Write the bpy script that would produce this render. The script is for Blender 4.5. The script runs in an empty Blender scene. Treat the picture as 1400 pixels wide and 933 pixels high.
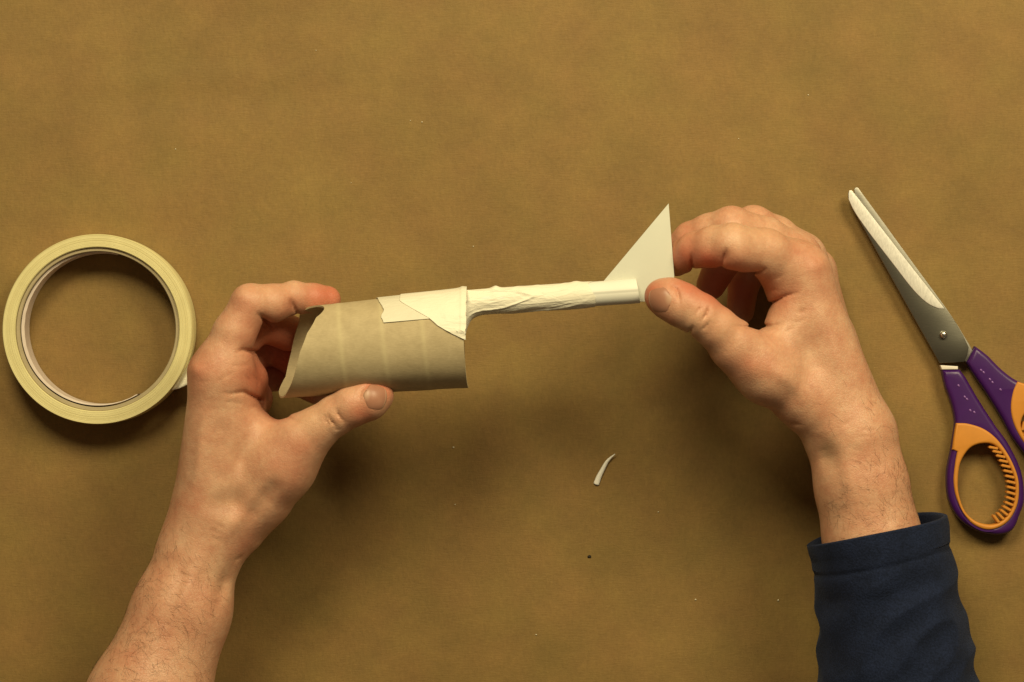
import bpy, bmesh, math, random
import numpy as np
from mathutils import Vector, noise as mnoise

random.seed(7)
rng = np.random.default_rng(7)
C = bpy.context.scene.collection
scene = bpy.context.scene

# ------------------------------------------------------------------ camera
CAM_H = 1400.0            # mm above the table
K = 2.93                  # photograph pixels per mm on the table
cam_d = bpy.data.cameras.new("camera")
cam = bpy.data.objects.new("camera", cam_d)
C.objects.link(cam)
cam.location = (0, 0, CAM_H * 0.001)
cam_d.sensor_width = 36.0
cam_d.lens = 36.0 * CAM_H / (1400.0 / K)
cam_d.clip_start = 0.05
cam_d.clip_end = 20.0
scene.camera = cam

# ------------------------------------------------------------------ room light
world = bpy.data.worlds.new("World")
scene.world = world
world.use_nodes = True
bg = world.node_tree.nodes["Background"]
bg.inputs[0].default_value = (1.0, 0.75, 0.45, 1)
bg.inputs[1].default_value = 0.095

def lamp(name, loc, target, size, power, col):
    l = bpy.data.lights.new(name, 'AREA')
    l.shape = 'DISK'
    l.size = size
    l.energy = power
    l.color = col
    o = bpy.data.objects.new(name, l)
    C.objects.link(o)
    o.location = loc
    d = Vector(target) - Vector(loc)
    o.rotation_euler = d.to_track_quat('-Z', 'Y').to_euler()
    return o

WARM = (1.0, 0.85, 0.50)
lamp("studio_lamp", (-0.22, 0.86, 1.12), (-0.05, 0.0, 0), 0.50, 15.4, WARM)
lamp("studio_lamp", (0.62, 0.76, 0.98), (0.05, 0.0, 0), 0.50, 13.2, WARM)

vs = scene.view_settings
vs.view_transform = 'Standard'
vs.look = 'None'
vs.exposure = 0.0
vs.gamma = 1.0
scene.cycles.use_denoising = True
scene.cycles.max_bounces = 8

# ------------------------------------------------------------------ helpers
def P(px, py, z):
    """photograph pixel + height (mm) -> mm in the scene"""
    f = (CAM_H - z) / CAM_H / K
    return np.array([(px - 700.0) * f, (466.5 - py) * f, z])

def rmm(rpx, z):
    return rpx * (CAM_H - z) / CAM_H / K

def link(name, me, mat=None, parent=None):
    o = bpy.data.objects.new(name, me)
    C.objects.link(o)
    if mat is not None:
        me.materials.append(mat)
    if parent is not None:
        o.parent = parent
    return o

def mesh_from(name, verts_mm, faces, smooth=True):
    me = bpy.data.meshes.new(name)
    me.from_pydata([tuple(float(c) * 0.001 for c in v) for v in verts_mm], [], [tuple(int(i) for i in f) for f in faces])
    me.update()
    if smooth:
        me.polygons.foreach_set('use_smooth', [True] * len(me.polygons))
    return me

def tag(o, label, cat, group=None):
    o['label'] = label
    o['category'] = cat
    if group:
        o['group'] = group
    return o

def empty(name, loc_mm=(0, 0, 0)):
    o = bpy.data.objects.new(name, None)
    C.objects.link(o)
    o.empty_display_size = 0.01
    return o

def catmull(pts, n=6, closed=True):
    pts = [np.array(p, float) for p in pts]
    m = len(pts)
    out = []
    rngi = range(m) if closed else range(m - 1)
    for i in rngi:
        if closed:
            p0, p1, p2, p3 = pts[(i - 1) % m], pts[i], pts[(i + 1) % m], pts[(i + 2) % m]
        else:
            p0, p1, p2, p3 = pts[max(i - 1, 0)], pts[i], pts[i + 1], pts[min(i + 2, m - 1)]
        for j in range(n):
            t = j / n
            out.append(0.5 * ((2 * p1) + (-p0 + p2) * t + (2 * p0 - 5 * p1 + 4 * p2 - p3) * t * t + (-p0 + 3 * p1 - 3 * p2 + p3) * t ** 3))
    if not closed:
        out.append(pts[-1])
    return out

def grid_mesh(name, G, closed_u=False, closed_v=False):
    """G: (nu, nv, 3) mm"""
    nu, nv, _ = G.shape
    idx = np.arange(nu * nv).reshape(nu, nv)
    F = []
    for i in range(nu if closed_u else nu - 1):
        for j in range(nv if closed_v else nv - 1):
            a, b = idx[i, j], idx[(i + 1) % nu, j]
            c, d = idx[(i + 1) % nu, (j + 1) % nv], idx[i, (j + 1) % nv]
            F.append((a, b, c, d))
    return mesh_from(name, G.reshape(-1, 3), F)

def sheet(name, G, thick):
    """a grid given real thickness along its normals (mm)"""
    du = np.gradient(G, axis=0)
    dv = np.gradient(G, axis=1)
    n = np.cross(du, dv)
    n /= np.linalg.norm(n, axis=2, keepdims=True) + 1e-9
    H = G - n * thick
    nu, nv, _ = G.shape
    idx = np.arange(nu * nv).reshape(nu, nv)
    off = nu * nv
    F = []
    for i in range(nu - 1):
        for j in range(nv - 1):
            a, b, c, d = idx[i, j], idx[i + 1, j], idx[i + 1, j + 1], idx[i, j + 1]
            F.append((a, b, c, d))
            F.append((a + off, d + off, c + off, b + off))
    border = [idx[i, 0] for i in range(nu)] + [idx[nu - 1, j] for j in range(1, nv)] + \
             [idx[i, nv - 1] for i in range(nu - 2, -1, -1)] + [idx[0, j] for j in range(nv - 2, 0, -1)]
    for a, b in zip(border, border[1:] + border[:1]):
        F.append((b, a, a + off, b + off))
    me = mesh_from(name, np.concatenate([G.reshape(-1, 3), H.reshape(-1, 3)]), F)
    return me

def sharp_by_angle(me, deg=40):
    bm = bmesh.new()
    bm.from_mesh(me)
    bmesh.ops.recalc_face_normals(bm, faces=bm.faces)
    for e in bm.edges:
        if len(e.link_faces) == 2 and e.calc_face_angle(0) > math.radians(deg):
            e.smooth = False
    bm.to_mesh(me)
    bm.free()
    return me

def slab(name, splines_px, z0, z1, bevel=0.5, res=2):
    """flat outline(s) (photo pixels, holes allowed) given thickness and rounded edges; returns a mesh"""
    cu = bpy.data.curves.new(name, 'CURVE')
    cu.dimensions = '2D'
    cu.fill_mode = 'BOTH'
    zm = 0.5 * (z0 + z1)
    for pts in splines_px:
        s = cu.splines.new('POLY')
        s.points.add(len(pts) - 1)
        for i, p in enumerate(pts):
            q = P(p[0], p[1], zm) * 0.001
            s.points[i].co = (q[0], q[1], 0, 1)
        s.use_cyclic_u = True
    half = (z1 - z0) * 0.0005
    bv = min(bevel * 0.001, half * 0.98)
    cu.bevel_depth = bv
    cu.bevel_resolution = res
    cu.extrude = half - bv
    cu.offset = -bv
    o = bpy.data.objects.new(name, cu)
    C.objects.link(o)
    dg = bpy.context.evaluated_depsgraph_get()
    me = bpy.data.meshes.new_from_object(o.evaluated_get(dg))
    bpy.data.objects.remove(o)
    bpy.data.curves.remove(cu)
    bm = bmesh.new()
    bm.from_mesh(me)
    bmesh.ops.remove_doubles(bm, verts=bm.verts, dist=1e-6)
    bmesh.ops.translate(bm, verts=bm.verts, vec=(0, 0, zm * 0.001))
    bmesh.ops.recalc_face_normals(bm, faces=bm.faces)
    for f in bm.faces:
        f.smooth = True
    for e in bm.edges:
        if len(e.link_faces) == 2 and e.calc_face_angle(0) > math.radians(35):
            e.smooth = False
    bm.to_mesh(me)
    bm.free()
    me.materials.clear()
    me.name = name
    return me

# ------------------------------------------------------------------ materials
class NB:
    def __init__(self, name):
        self.m = bpy.data.materials.new(name)
        self.m.use_nodes = True
        self.t = self.m.node_tree
        self.b = self.t.nodes["Principled BSDF"]
        self.out = self.t.nodes["Material Output"]
    def n(self, kind, **kw):
        x = self.t.nodes.new(kind)
        for k, v in kw.items():
            setattr(x, k, v)
        return x
    def l(self, a, b):
        self.t.links.new(a, b)
    def coords(self, scale=(1, 1, 1), rot=(0, 0, 0)):
        tc = self.n('ShaderNodeTexCoord')
        mp = self.n('ShaderNodeMapping')
        mp.inputs['Scale'].default_value = scale
        mp.inputs['Rotation'].default_value = rot
        self.l(tc.outputs['Object'], mp.inputs['Vector'])
        return mp.outputs['Vector']
    def noise(self, vec, scale, detail=4, rough=0.55):
        x = self.n('ShaderNodeTexNoise')
        x.inputs['Scale'].default_value = scale
        x.inputs['Detail'].default_value = detail
        x.inputs['Roughness'].default_value = rough
        if vec is not None:
            self.l(vec, x.inputs['Vector'])
        return x.outputs['Fac']
    def ramp(self, fac, stops):
        r = self.n('ShaderNodeValToRGB')
        els = r.color_ramp.elements
        while len(els) < len(stops):
            els.new(0.5)
        for e, (p, c) in zip(els, stops):
            e.position = p
            e.color = (*c, 1) if len(c) == 3 else c
        self.l(fac, r.inputs['Fac'])
        return r.outputs['Color']
    def mix(self, a, b, fac, mode='MIX'):
        x = self.n('ShaderNodeMix', data_type='RGBA', blend_type=mode)
        for s, v in ((6, a), (7, b)):
            if isinstance(v, tuple):
                x.inputs[s].default_value = (*v, 1)
            else:
                self.l(v, x.inputs[s])
        if isinstance(fac, (int, float)):
            x.inputs[0].default_value = fac
        else:
            self.l(fac, x.inputs[0])
        return x.outputs[2]
    def math(self, op, a, b=None):
        x = self.n('ShaderNodeMath', operation=op)
        for i, v in enumerate((a, b)):
            if v is None:
                continue
            if isinstance(v, (int, float)):
                x.inputs[i].default_value = v
            else:
                self.l(v, x.inputs[i])
        return x.outputs[0]
    def bump(self, h, dist, strength=1.0, normal=None):
        x = self.n('ShaderNodeBump')
        x.inputs['Strength'].default_value = strength
        x.inputs['Distance'].default_value = dist
        self.l(h, x.inputs['Height'])
        if normal is not None:
            self.l(normal, x.inputs['Normal'])
        return x.outputs['Normal']
    def set(self, **kw):
        for k, v in kw.items():
            s = self.b.inputs[k.replace('_', ' ')]
            if isinstance(v, (int, float)):
                s.default_value = v
            elif isinstance(v, tuple):
                s.default_value = (*v, 1) if len(v) == 3 and s.type == 'RGBA' else v
            else:
                self.l(v, s)
        return self.m

def mat_kraft():
    b = NB("kraft_paper")
    v = b.coords()
    big = b.noise(v, 9, 5, 0.6)
    mid = b.noise(v, 45, 6, 0.7)
    fib = b.noise(b.coords((1, 5, 1)), 260, 4, 0.7)
    fib2 = b.noise(b.coords((5, 1, 1)), 200, 4, 0.7)
    speck = b.noise(v, 900, 2, 0.5)
    grain = b.noise(b.coords((1, 0.45, 1), (0, 0, 0.3)), 620, 3, 0.75)
    base = b.ramp(big, [(0.3, (0.210, 0.1305, 0.041)), (0.7, (0.268, 0.1705, 0.0545))])
    hue = b.noise(v, 26, 4, 0.6)
    base = b.mix(base, b.ramp(hue, [(0.35, (1.05, 0.95, 0.98)), (0.65, (0.95, 0.99, 0.88))]), 0.6, 'MULTIPLY')
    base = b.mix(base, b.ramp(mid, [(0.3, (0.80, 0.79, 0.80)), (0.7, (1.12, 1.11, 1.08))]), 0.7, 'MULTIPLY')
    base = b.mix(base, b.ramp(fib, [(0.3, (0.8, 0.8, 0.82)), (0.68, (1.1, 1.1, 1.1))]), 0.3, 'MULTIPLY')
    base = b.mix(base, b.ramp(fib2, [(0.3, (0.84, 0.84, 0.84)), (0.68, (1.08, 1.08, 1.08))]), 0.25, 'MULTIPLY')
    base = b.mix(base, b.ramp(speck, [(0.66, (1, 1, 1)), (0.76, (0.7, 0.68, 0.66))]), 0.5, 'MULTIPLY')
    base = b.mix(base, b.ramp(grain, [(0.3, (0.80, 0.80, 0.80)), (0.7, (1.14, 1.14, 1.14))]), 0.4, 'MULTIPLY')
    h = b.math('ADD', b.math('ADD', fib, grain), b.math('MULTIPLY', mid, 0.8))
    nrm = b.bump(h, 0.00022, 0.6)
    return b.set(Base_Color=base, Roughness=0.62, Normal=nrm, Specular_IOR_Level=0.3)

def mat_paper(name, col, rough=0.6, bumpd=0.00008, tone=0.06, sss=0.0):
    b = NB(name)
    v = b.coords()
    n1 = b.noise(v, 120, 5, 0.6)
    n2 = b.noise(v, 900, 3, 0.6)
    d = tuple(c * (1 - tone) for c in col)
    base = b.ramp(n1, [(0.3, d), (0.7, col)])
    h = b.math('ADD', b.math('MULTIPLY', n1, 0.5), b.math('MULTIPLY', n2, 0.5))
    return b.set(Base_Color=base, Roughness=rough, Normal=b.bump(h, bumpd, 0.6), Specular_IOR_Level=0.3)

def mat_board():
    b = NB("grey_cardboard")
    v = b.coords()
    n1 = b.noise(v, 160, 5, 0.65)
    n2 = b.noise(b.coords((1, 4, 4)), 500, 3, 0.6)
    at = b.n('ShaderNodeAttribute', attribute_name='seam')
    base = b.ramp(n1, [(0.28, (0.40, 0.32, 0.19)), (0.72, (0.49, 0.40, 0.245))])
    base = b.mix(base, b.ramp(n2, [(0.3, (0.86, 0.86, 0.86)), (0.7, (1.06, 1.06, 1.06))]), 0.6, 'MULTIPLY')
    base = b.mix(base, (0.57, 0.49, 0.29), b.math('MULTIPLY', at.outputs['Fac'], 0.6))
    h = b.math('ADD', n1, n2)
    return b.set(Base_Color=base, Roughness=0.72, Normal=b.bump(h, 0.0001, 0.6), Specular_IOR_Level=0.25)

def mat_skin():
    b = NB("skin")
    v = b.coords()
    at = b.n('ShaderNodeAttribute', attribute_name='tint')
    sep = b.n('ShaderNodeSeparateColor')
    b.l(at.outputs['Color'], sep.inputs['Color'])
    blot = b.noise(v, 75, 6, 0.68)
    pore = b.noise(v, 420, 4, 0.65)
    base = b.ramp(blot, [(0.25, (0.495, 0.220, 0.138)), (0.5, (0.565, 0.308, 0.196)), (0.75, (0.63, 0.40, 0.265))])
    base = b.mix(base, b.ramp(pore, [(0.3, (0.84, 0.78, 0.76)), (0.7, (1.08, 1.08, 1.08))]), 0.6, 'MULTIPLY')
    base = b.mix(base, (0.50, 0.145, 0.085), b.math('MULTIPLY', sep.outputs[0], 1.0))
    base = b.mix(base, (0.68, 0.44, 0.27), b.math('MULTIPLY', sep.outputs[1], 0.7))
    base = b.mix(base, (0.36, 0.24, 0.14), b.math('MULTIPLY', sep.outputs[2], 0.6))
    # fine skin lines
    vo = b.n('ShaderNodeTexVoronoi')
    vo.feature = 'DISTANCE_TO_EDGE'
    vo.inputs['Scale'].default_value = 780
    wob = b.n('ShaderNodeVectorMath', operation='ADD')
    nz = b.n('ShaderNodeTexNoise')
    nz.inputs['Scale'].default_value = 250
    b.l(v, nz.inputs['Vector'])
    sc = b.n('ShaderNodeVectorMath', operation='SCALE')
    sc.inputs['Scale'].default_value = 0.0016
    b.l(nz.outputs['Color'], sc.inputs[0])
    b.l(v, wob.inputs[0])
    b.l(sc.outputs[0], wob.inputs[1])
    b.l(wob.outputs[0], vo.inputs['Vector'])
    lines = b.math('MINIMUM', vo.outputs['Distance'], 0.12)
    meso = b.noise(b.coords((1, 1, 1)), 170, 5, 0.65)
    h = b.math('ADD', b.math('MULTIPLY', lines, 3.0), b.math('ADD', b.math('MULTIPLY', pore, 0.8), b.math('MULTIPLY', meso, 1.3)))
    nrm = b.bump(h, 0.00024, 0.55)
    m = b.set(Base_Color=base, Roughness=0.44, Normal=nrm, Specular_IOR_Level=0.42,
              Subsurface_Weight=0.10, Subsurface_Scale=0.0025)
    b.b.inputs['Subsurface Radius'].default_value = (1.0, 0.4, 0.22)
    return m

def mat_nail():
    b = NB("fingernail")
    v = b.coords()
    at = b.n('ShaderNodeAttribute', attribute_name='lunula')
    n1 = b.noise(v, 200, 3, 0.5)
    base = b.ramp(n1, [(0.3, (0.34, 0.155, 0.10)), (0.7, (0.39, 0.19, 0.125))])
    base = b.mix(base, (0.50, 0.31, 0.21), at.outputs['Fac'])
    return b.set(Base_Color=base, Roughness=0.40, Specular_IOR_Level=0.45)

def mat_fabric():
    b = NB("navy_knit")
    v = b.coords()
    n1 = b.noise(v, 90, 4, 0.6)
    rib = b.noise(b.coords((1, 1, 1), (0, 0, 0.18)), 1100, 2, 0.7)
    base = b.ramp(n1, [(0.3, (0.0072, 0.0112, 0.029)), (0.7, (0.0115, 0.018, 0.048))])
    base = b.mix(base, b.ramp(rib, [(0.35, (0.55, 0.55, 0.55)), (0.65, (1.35, 1.35, 1.4))]), 0.7, 'MULTIPLY')
    m = b.set(Base_Color=base, Roughness=0.9, Normal=b.bump(rib, 0.0005, 0.7), Specular_IOR_Level=0.15,
              Sheen_Weight=0.10, Sheen_Roughness=0.5)
    b.b.inputs['Sheen Tint'].default_value = (0.30, 0.36, 0.55, 1)
    return m

def mat_metal(name, col, rough, metallic=1.0, stretch=(1, 1, 1), var=0.1, scale=300):
    b = NB(name)
    n1 = b.noise(b.coords(stretch, (0, 0, math.radians(-32))), scale, 4, 0.6)
    base = b.ramp(n1, [(0.3, tuple(c * (1 - var) for c in col)), (0.7, col)])
    return b.set(Base_Color=base, Metallic=metallic, Roughness=rough, Normal=b.bump(n1, 0.00003, 0.4))

def mat_plastic(name, col, rough=0.35, spec=0.5):
    b = NB(name)
    v = b.coords()
    n1 = b.noise(v, 150, 4, 0.6)
    n2 = b.noise(v, 1500, 2, 0.6)
    base = b.ramp(n1, [(0.3, tuple(c * 0.88 for c in col)), (0.7, col)])
    return b.set(Base_Color=base, Roughness=rough, Specular_IOR_Level=spec, Normal=b.bump(n2, 0.00004, 0.35))

def mat_tape(name, col):
    b = NB(name)
    n1 = b.noise(b.coords(), 130, 5, 0.6)
    w = b.noise(b.coords((0.35, 1, 1), (0, 0, 0.12)), 210, 4, 0.6)
    cr = b.math('ABSOLUTE', b.math('SUBTRACT', w, 0.5))
    cr = b.math('MINIMUM', b.math('MULTIPLY', cr, 9.0), 1.0)
    fine = b.noise(b.coords((1, 1, 1)), 1300, 2, 0.6)
    base = b.ramp(n1, [(0.3, tuple(c * 0.94 for c in col)), (0.7, col)])
    h = b.math('ADD', b.math('MULTIPLY', cr, -0.8), b.math('MULTIPLY', fine, 0.35))
    return b.set(Base_Color=base, Roughness=0.5, Normal=b.bump(h, 0.00028, 0.5), Specular_IOR_Level=0.3)

def mat_layers():
    b = NB("tape_edge")
    at = b.n('ShaderNodeAttribute', attribute_name='layer')
    n1 = b.noise(b.coords(), 90, 5, 0.6)
    base = b.ramp(at.outputs['Fac'], [(0.0, (0.60, 0.53, 0.265)), (1.0, (0.735, 0.67, 0.365))])
    base = b.mix(base, b.ramp(n1, [(0.3, (0.9, 0.89, 0.86)), (0.7, (1.04, 1.04, 1.04))]), 0.8, 'MULTIPLY')
    return b.set(Base_Color=base, Roughness=0.6, Normal=b.bump(at.outputs['Fac'], 0.0001, 0.5), Specular_IOR_Level=0.3)

M = dict(
    kraft=mat_kraft(), board=mat_board(), skin=mat_skin(), nail=mat_nail(), fabric=mat_fabric(),
    tape=mat_tape("masking_tape", (0.82, 0.78, 0.65)),
    tape1=mat_tape("thin_masking_tape", (0.70, 0.665, 0.54)),
    tapeside=mat_layers(),
    card=mat_paper("white_card", (0.76, 0.75, 0.68), 0.5, 0.00004, 0.03),
    fin=mat_paper("fin_card", (0.60, 0.605, 0.53), 0.5, 0.00004, 0.03),
    core=mat_paper("roll_core", (0.42, 0.35, 0.22), 0.7, 0.0001, 0.15),
    liner=mat_paper("core_liner", (0.66, 0.56, 0.50), 0.6, 0.0001, 0.15),
    sliver=mat_paper("sliver_card", (0.92, 0.90, 0.86), 0.5, 0.00005, 0.03),
    steel=mat_metal("dull_steel", (0.235, 0.225, 0.19), 0.36, 1.0, (1, 8, 1), 0.12),
    ground=mat_metal("ground_steel", (0.84, 0.82, 0.78), 0.42, 0.35, (3, 1, 1), 0.25, 500),
    steel2=mat_metal("back_blade_steel", (0.36, 0.345, 0.30), 0.45, 0.75, (1, 8, 1), 0.2),
    bolster=mat_plastic("pale_bolster", (0.80, 0.74, 0.68), 0.4),
    screw=mat_metal("bright_steel", (0.75, 0.73, 0.68), 0.22, 1.0, (1, 1, 1), 0.05),
    purple=mat_plastic("purple_plastic", (0.048, 0.0065, 0.115), 0.38),
    orange=mat_plastic("orange_rubber", (0.60, 0.245, 0.035), 0.5, 0.35),
    mark=mat_plastic("raised_mark", (0.22, 0.10, 0.36), 0.25),
    hair=mat_plastic("hair", (0.075, 0.038, 0.016), 0.5),
    crumb=mat_paper("crumb", (0.70, 0.64, 0.48), 0.8),
    grit=mat_paper("dark_grit", (0.03, 0.022, 0.015), 0.8),
)

# ------------------------------------------------------------------ table covered with kraft paper
TABLE = {}

def table_z(px, py):
    x, y, _ = P(px, py, 0)
    return float(TABLE['Z'][np.abs(TABLE['xs'] - x).argmin(), np.abs(TABLE['ys'] - y).argmin()])

def table():
    nx, ny = 300, 380
    xs = np.linspace(-700, 700, nx)
    ys = np.linspace(-560, 560, ny)
    X, Y = np.meshgrid(xs, ys, indexing='ij')
    Z = np.zeros_like(X)
    for i in range(nx):
        for j in range(ny):
            x, y = X[i, j], Y[i, j]
            a = mnoise.noise(Vector((x * 0.0035, y * 0.011, 3.1)))
            b_ = mnoise.noise(Vector((x * 0.012 + 5, y * 0.022, 9.7)))
            c_ = mnoise.noise(Vector((x * 0.035 + 9, y * 0.04, 1.7)))
            Z[i, j] = 2.0 * a + 0.55 * b_ + 0.12 * c_
            # soft creases left from the paper's folding and rolling
            for y0, amp, wd, sl_ in ((158, -1.1, 10, 0.03), (95, 1.1, 12, -0.02), (-128, -1.0, 11, 0.04), (-30, 0.6, 9, -0.05), (122, 0.6, 6, 0.0), (60, -0.7, 9, 0.06)):
                yy = y - y0 - sl_ * x - 6 * mnoise.noise(Vector((x * 0.006, y0, 0)))
                Z[i, j] += amp * math.exp(-(yy / wd) ** 2) * (0.5 + mnoise.noise(Vector((x * 0.009, y0, 4))))
    Z = -np.log1p(np.exp(-(Z * 1.0 + 0.9) * 3.0)) / 3.0 - 0.03
    TABLE.update(xs=xs, ys=ys, Z=Z)
    G = np.stack([X, Y, Z], axis=2)
    o = link("table_paper", grid_mesh("table_paper", G), M['kraft'])
    o['kind'] = 'structure'
table()

# ------------------------------------------------------------------ implicit surfaces for the hands
def seg_d(p, a, b, ra, rb):
    ab = b - a
    L2 = float(ab @ ab) + 1e-9
    pr = ((p - a) @ ab) / L2
    q = p - a - pr[:, None] * ab
    perp = np.sqrt(np.einsum('ij,ij->i', q, q))
    L = math.sqrt(L2)
    s = min(max((ra - rb) / L, -0.9), 0.9)
    t = np.clip(pr - perp * (s / math.sqrt(1 - s * s)) / L, 0, 1)
    q = p - a - t[:, None] * ab
    return np.sqrt(np.einsum('ij,ij->i', q, q)) - (ra + t * (rb - ra))

def smin(a, b, k):
    h = np.maximum(k - np.abs(a - b), 0) / k
    return np.minimum(a, b) - h * h * k * 0.25

HZ = 18.0    # heights in the hand tables are measured from a plane this far below the table

class Hand:
    def __init__(self, palm, fingers, creases, kpalm=7.5):
        conv = lambda j: (P(j[0], j[1], j[2] - HZ).astype(np.float32), rmm(j[3], j[2] - HZ))
        self.palm = [(conv(a), conv(b)) for a, b in palm]
        self.fingers = [([conv(j) for j in f['j']], f.get('k', 6.0)) for f in fingers]
        self.creases = [(a, b, c, z - HZ) for a, b, c, z in creases]
        self.kpalm = kpalm
    def __call__(self, p, detail=True):
        p = p.astype(np.float32)
        d = None
        for (a, ra), (b, rb) in self.palm:
            e = seg_d(p, a, b, ra, rb)
            d = e if d is None else smin(d, e, self.kpalm)
        out = d
        for js, k in self.fingers:
            f = None
            for (a, ra), (b, rb) in zip(js[:-1], js[1:]):
                e = seg_d(p, a, b, ra, rb)
                f = e if f is None else smin(f, e, 2.2)
            out = np.minimum(out, smin(d, f, k))
        if detail and self.creases:
            near = np.where(np.abs(out) < 4.0)[0]
            if len(near):
                q = p[near]
                f = (CAM_H - q[:, 2]) / CAM_H / K
                px = np.stack([q[:, 0] / f + 700.0, 466.5 - q[:, 1] / f], axis=1)
                add = np.zeros(len(near), np.float32)
                for pts, w, depth, zmin in self.creases:
                    best = None
                    pts = np.array(pts, float)
                    lo, hi = pts.min(0) - 7 * w, pts.max(0) + 7 * w
                    m = np.where((px[:, 0] > lo[0]) & (px[:, 0] < hi[0]) & (px[:, 1] > lo[1]) & (px[:, 1] < hi[1]) & (q[:, 2] > zmin))[0]
                    if not len(m):
                        continue
                    pm = px[m]
                    nseg = max(len(pts) - 1, 1)
                    for i in range(nseg):
                        a = pts[i]
                        b = pts[min(i + 1, len(pts) - 1)]
                        ab = b - a
                        t = np.clip(((pm - a) @ ab) / (ab @ ab + 1e-9), 0, 1)
                        dd = np.linalg.norm(pm - a - t[:, None] * ab, axis=1)
                        sN = (i + t) / nseg
                        if best is None:
                            best, sb = dd, sN
                        else:
                            sb = np.where(dd < best, sN, sb)
                            best = np.minimum(best, dd)
                    fade = np.clip((q[m, 2] - zmin) / 3.0, 0, 1)
                    if nseg > 1:
                        fade = fade * np.clip(np.minimum(sb, 1 - sb) / 0.42, 0, 1) ** 1.2
                    if w < 6:
                        add[m] += depth * (0.42 * np.exp(-(best / w) ** 2) + 0.42 * np.exp(-(best / (0.55 * w)) ** 2) + 0.30 * np.exp(-(best / (2.8 * w)) ** 2)) * fade
                    else:
                        add[m] += depth * np.exp(-(best / w) ** 2) * fade
                out[near] += add
        return out

def polygonise(sdf, lo, hi, h, B=8):
    lo = np.array(lo, float)
    n = np.ceil((np.array(hi) - lo) / (h * B)).astype(int)
    cen = np.stack(np.meshgrid(*[np.arange(k) for k in n], indexing='ij'), -1).reshape(-1, 3)
    cp = lo + (cen + 0.5) * B * h
    dc = sdf(cp, False)
    act = np.abs(dc) < B * h * 0.87 + 2.2
    vol = np.repeat(np.repeat(np.repeat(np.where(dc < 0, -1.0, 1.0).astype(np.float32).reshape(n), B, 0), B, 1), B, 2)
    loc = np.stack(np.meshgrid(*[np.arange(B)] * 3, indexing='ij'), -1).reshape(-1, 3)
    A = cen[act]
    for s in range(0, len(A), 600):
        blk = A[s:s + 600]
        ijk = (blk[:, None, :] * B + loc[None]).reshape(-1, 3)
        vol[ijk[:, 0], ijk[:, 1], ijk[:, 2]] = sdf(lo + ijk * h)
    ins = vol < 0
    c = [ins[i:ins.shape[0] - 1 + i, j:ins.shape[1] - 1 + j, k:ins.shape[2] - 1 + k] for i in (0, 1) for j in (0, 1) for k in (0, 1)]
    any_ = np.logical_or.reduce(c)
    all_ = np.logical_and.reduce(c)
    cells = np.argwhere(any_ & ~all_)
    off = np.array([(i, j, k) for i in (0, 1) for j in (0, 1) for k in (0, 1)])
    val = np.stack([vol[cells[:, 0] + o[0], cells[:, 1] + o[1], cells[:, 2] + o[2]] for o in off], 1)
    acc = np.zeros((len(cells), 3))
    cnt = np.zeros(len(cells))
    for a in range(8):
        for b in range(a + 1, 8):
            if np.abs(off[a] - off[b]).sum() != 1:
                continue
            va, vb = val[:, a], val[:, b]
            x = (va < 0) != (vb < 0)
            t = np.where(x, va / np.where(x, va - vb, 1), 0)
            pos = off[a] + t[:, None] * (off[b] - off[a])
            acc[x] += pos[x]
            cnt[x] += 1
    V = lo + (cells + acc / cnt[:, None]) * h
    idmap = np.full(any_.shape, -1, np.int64)
    idmap[cells[:, 0], cells[:, 1], cells[:, 2]] = np.arange(len(cells))
    F = []
    for ax in range(3):
        s0 = [slice(None)] * 3
        s1 = [slice(None)] * 3
        s0[ax] = slice(0, -1)
        s1[ax] = slice(1, None)
        a, b = ins[tuple(s0)], ins[tuple(s1)]
        e = np.argwhere(a != b)
        u, v = (ax + 1) % 3, (ax + 2) % 3
        ok = (e[:, u] > 0) & (e[:, v] > 0) & (e[:, u] < idmap.shape[u]) & (e[:, v] < idmap.shape[v])
        e = e[ok]
        fl = a[e[:, 0], e[:, 1], e[:, 2]]
        q = []
        for du, dv in ((-1, -1), (0, -1), (0, 0), (-1, 0)):
            c2 = e.copy()
            c2[:, u] += du
            c2[:, v] += dv
            q.append(idmap[c2[:, 0], c2[:, 1], c2[:, 2]])
        q = np.stack(q, 1)
        q[~fl] = q[~fl][:, ::-1]
        F.append(q)
    F = np.concatenate(F)
    F = F[(F >= 0).all(1)]
    return V, F

def fast_mesh(name, V, F):
    me = bpy.data.meshes.new(name)
    me.vertices.add(len(V))
    me.vertices.foreach_set('co', (V * 0.001).astype(np.float32).ravel())
    me.loops.add(F.size)
    me.loops.foreach_set('vertex_index', F.astype(np.int32).ravel())
    me.polygons.add(len(F))
    me.polygons.foreach_set('loop_start', np.arange(0, F.size, 4, dtype=np.int32))
    me.polygons.foreach_set('loop_total', np.full(len(F), 4, np.int32))
    me.polygons.foreach_set('use_smooth', np.ones(len(F), bool))
    me.update(calc_edges=True)
    me.validate()
    return me

def topx(V):
    f = (CAM_H - V[:, 2]) / CAM_H / K
    return np.stack([V[:, 0] / f + 700.0, 466.5 - V[:, 1] / f], 1)

def paint(me, V, blobs):
    """skin redness with paler and darker patches: blobs = (px, py, radius, channel, amount, zmin)"""
    px = topx(V)
    col = np.zeros((len(V), 4), np.float32)
    col[:, 3] = 1
    for x, y, r, ch, am, zmin in blobs:
        d2 = ((px[:, 0] - x) ** 2 + (px[:, 1] - y) ** 2) / (r * r)
        col[:, ch] += am * np.exp(-d2) * np.clip((V[:, 2] - zmin + HZ) / 8.0, 0, 1)
    col = np.clip(col, 0, 1)
    at = me.color_attributes.new('tint', 'FLOAT_COLOR', 'POINT')
    at.data.foreach_set('color', col.ravel())

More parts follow.
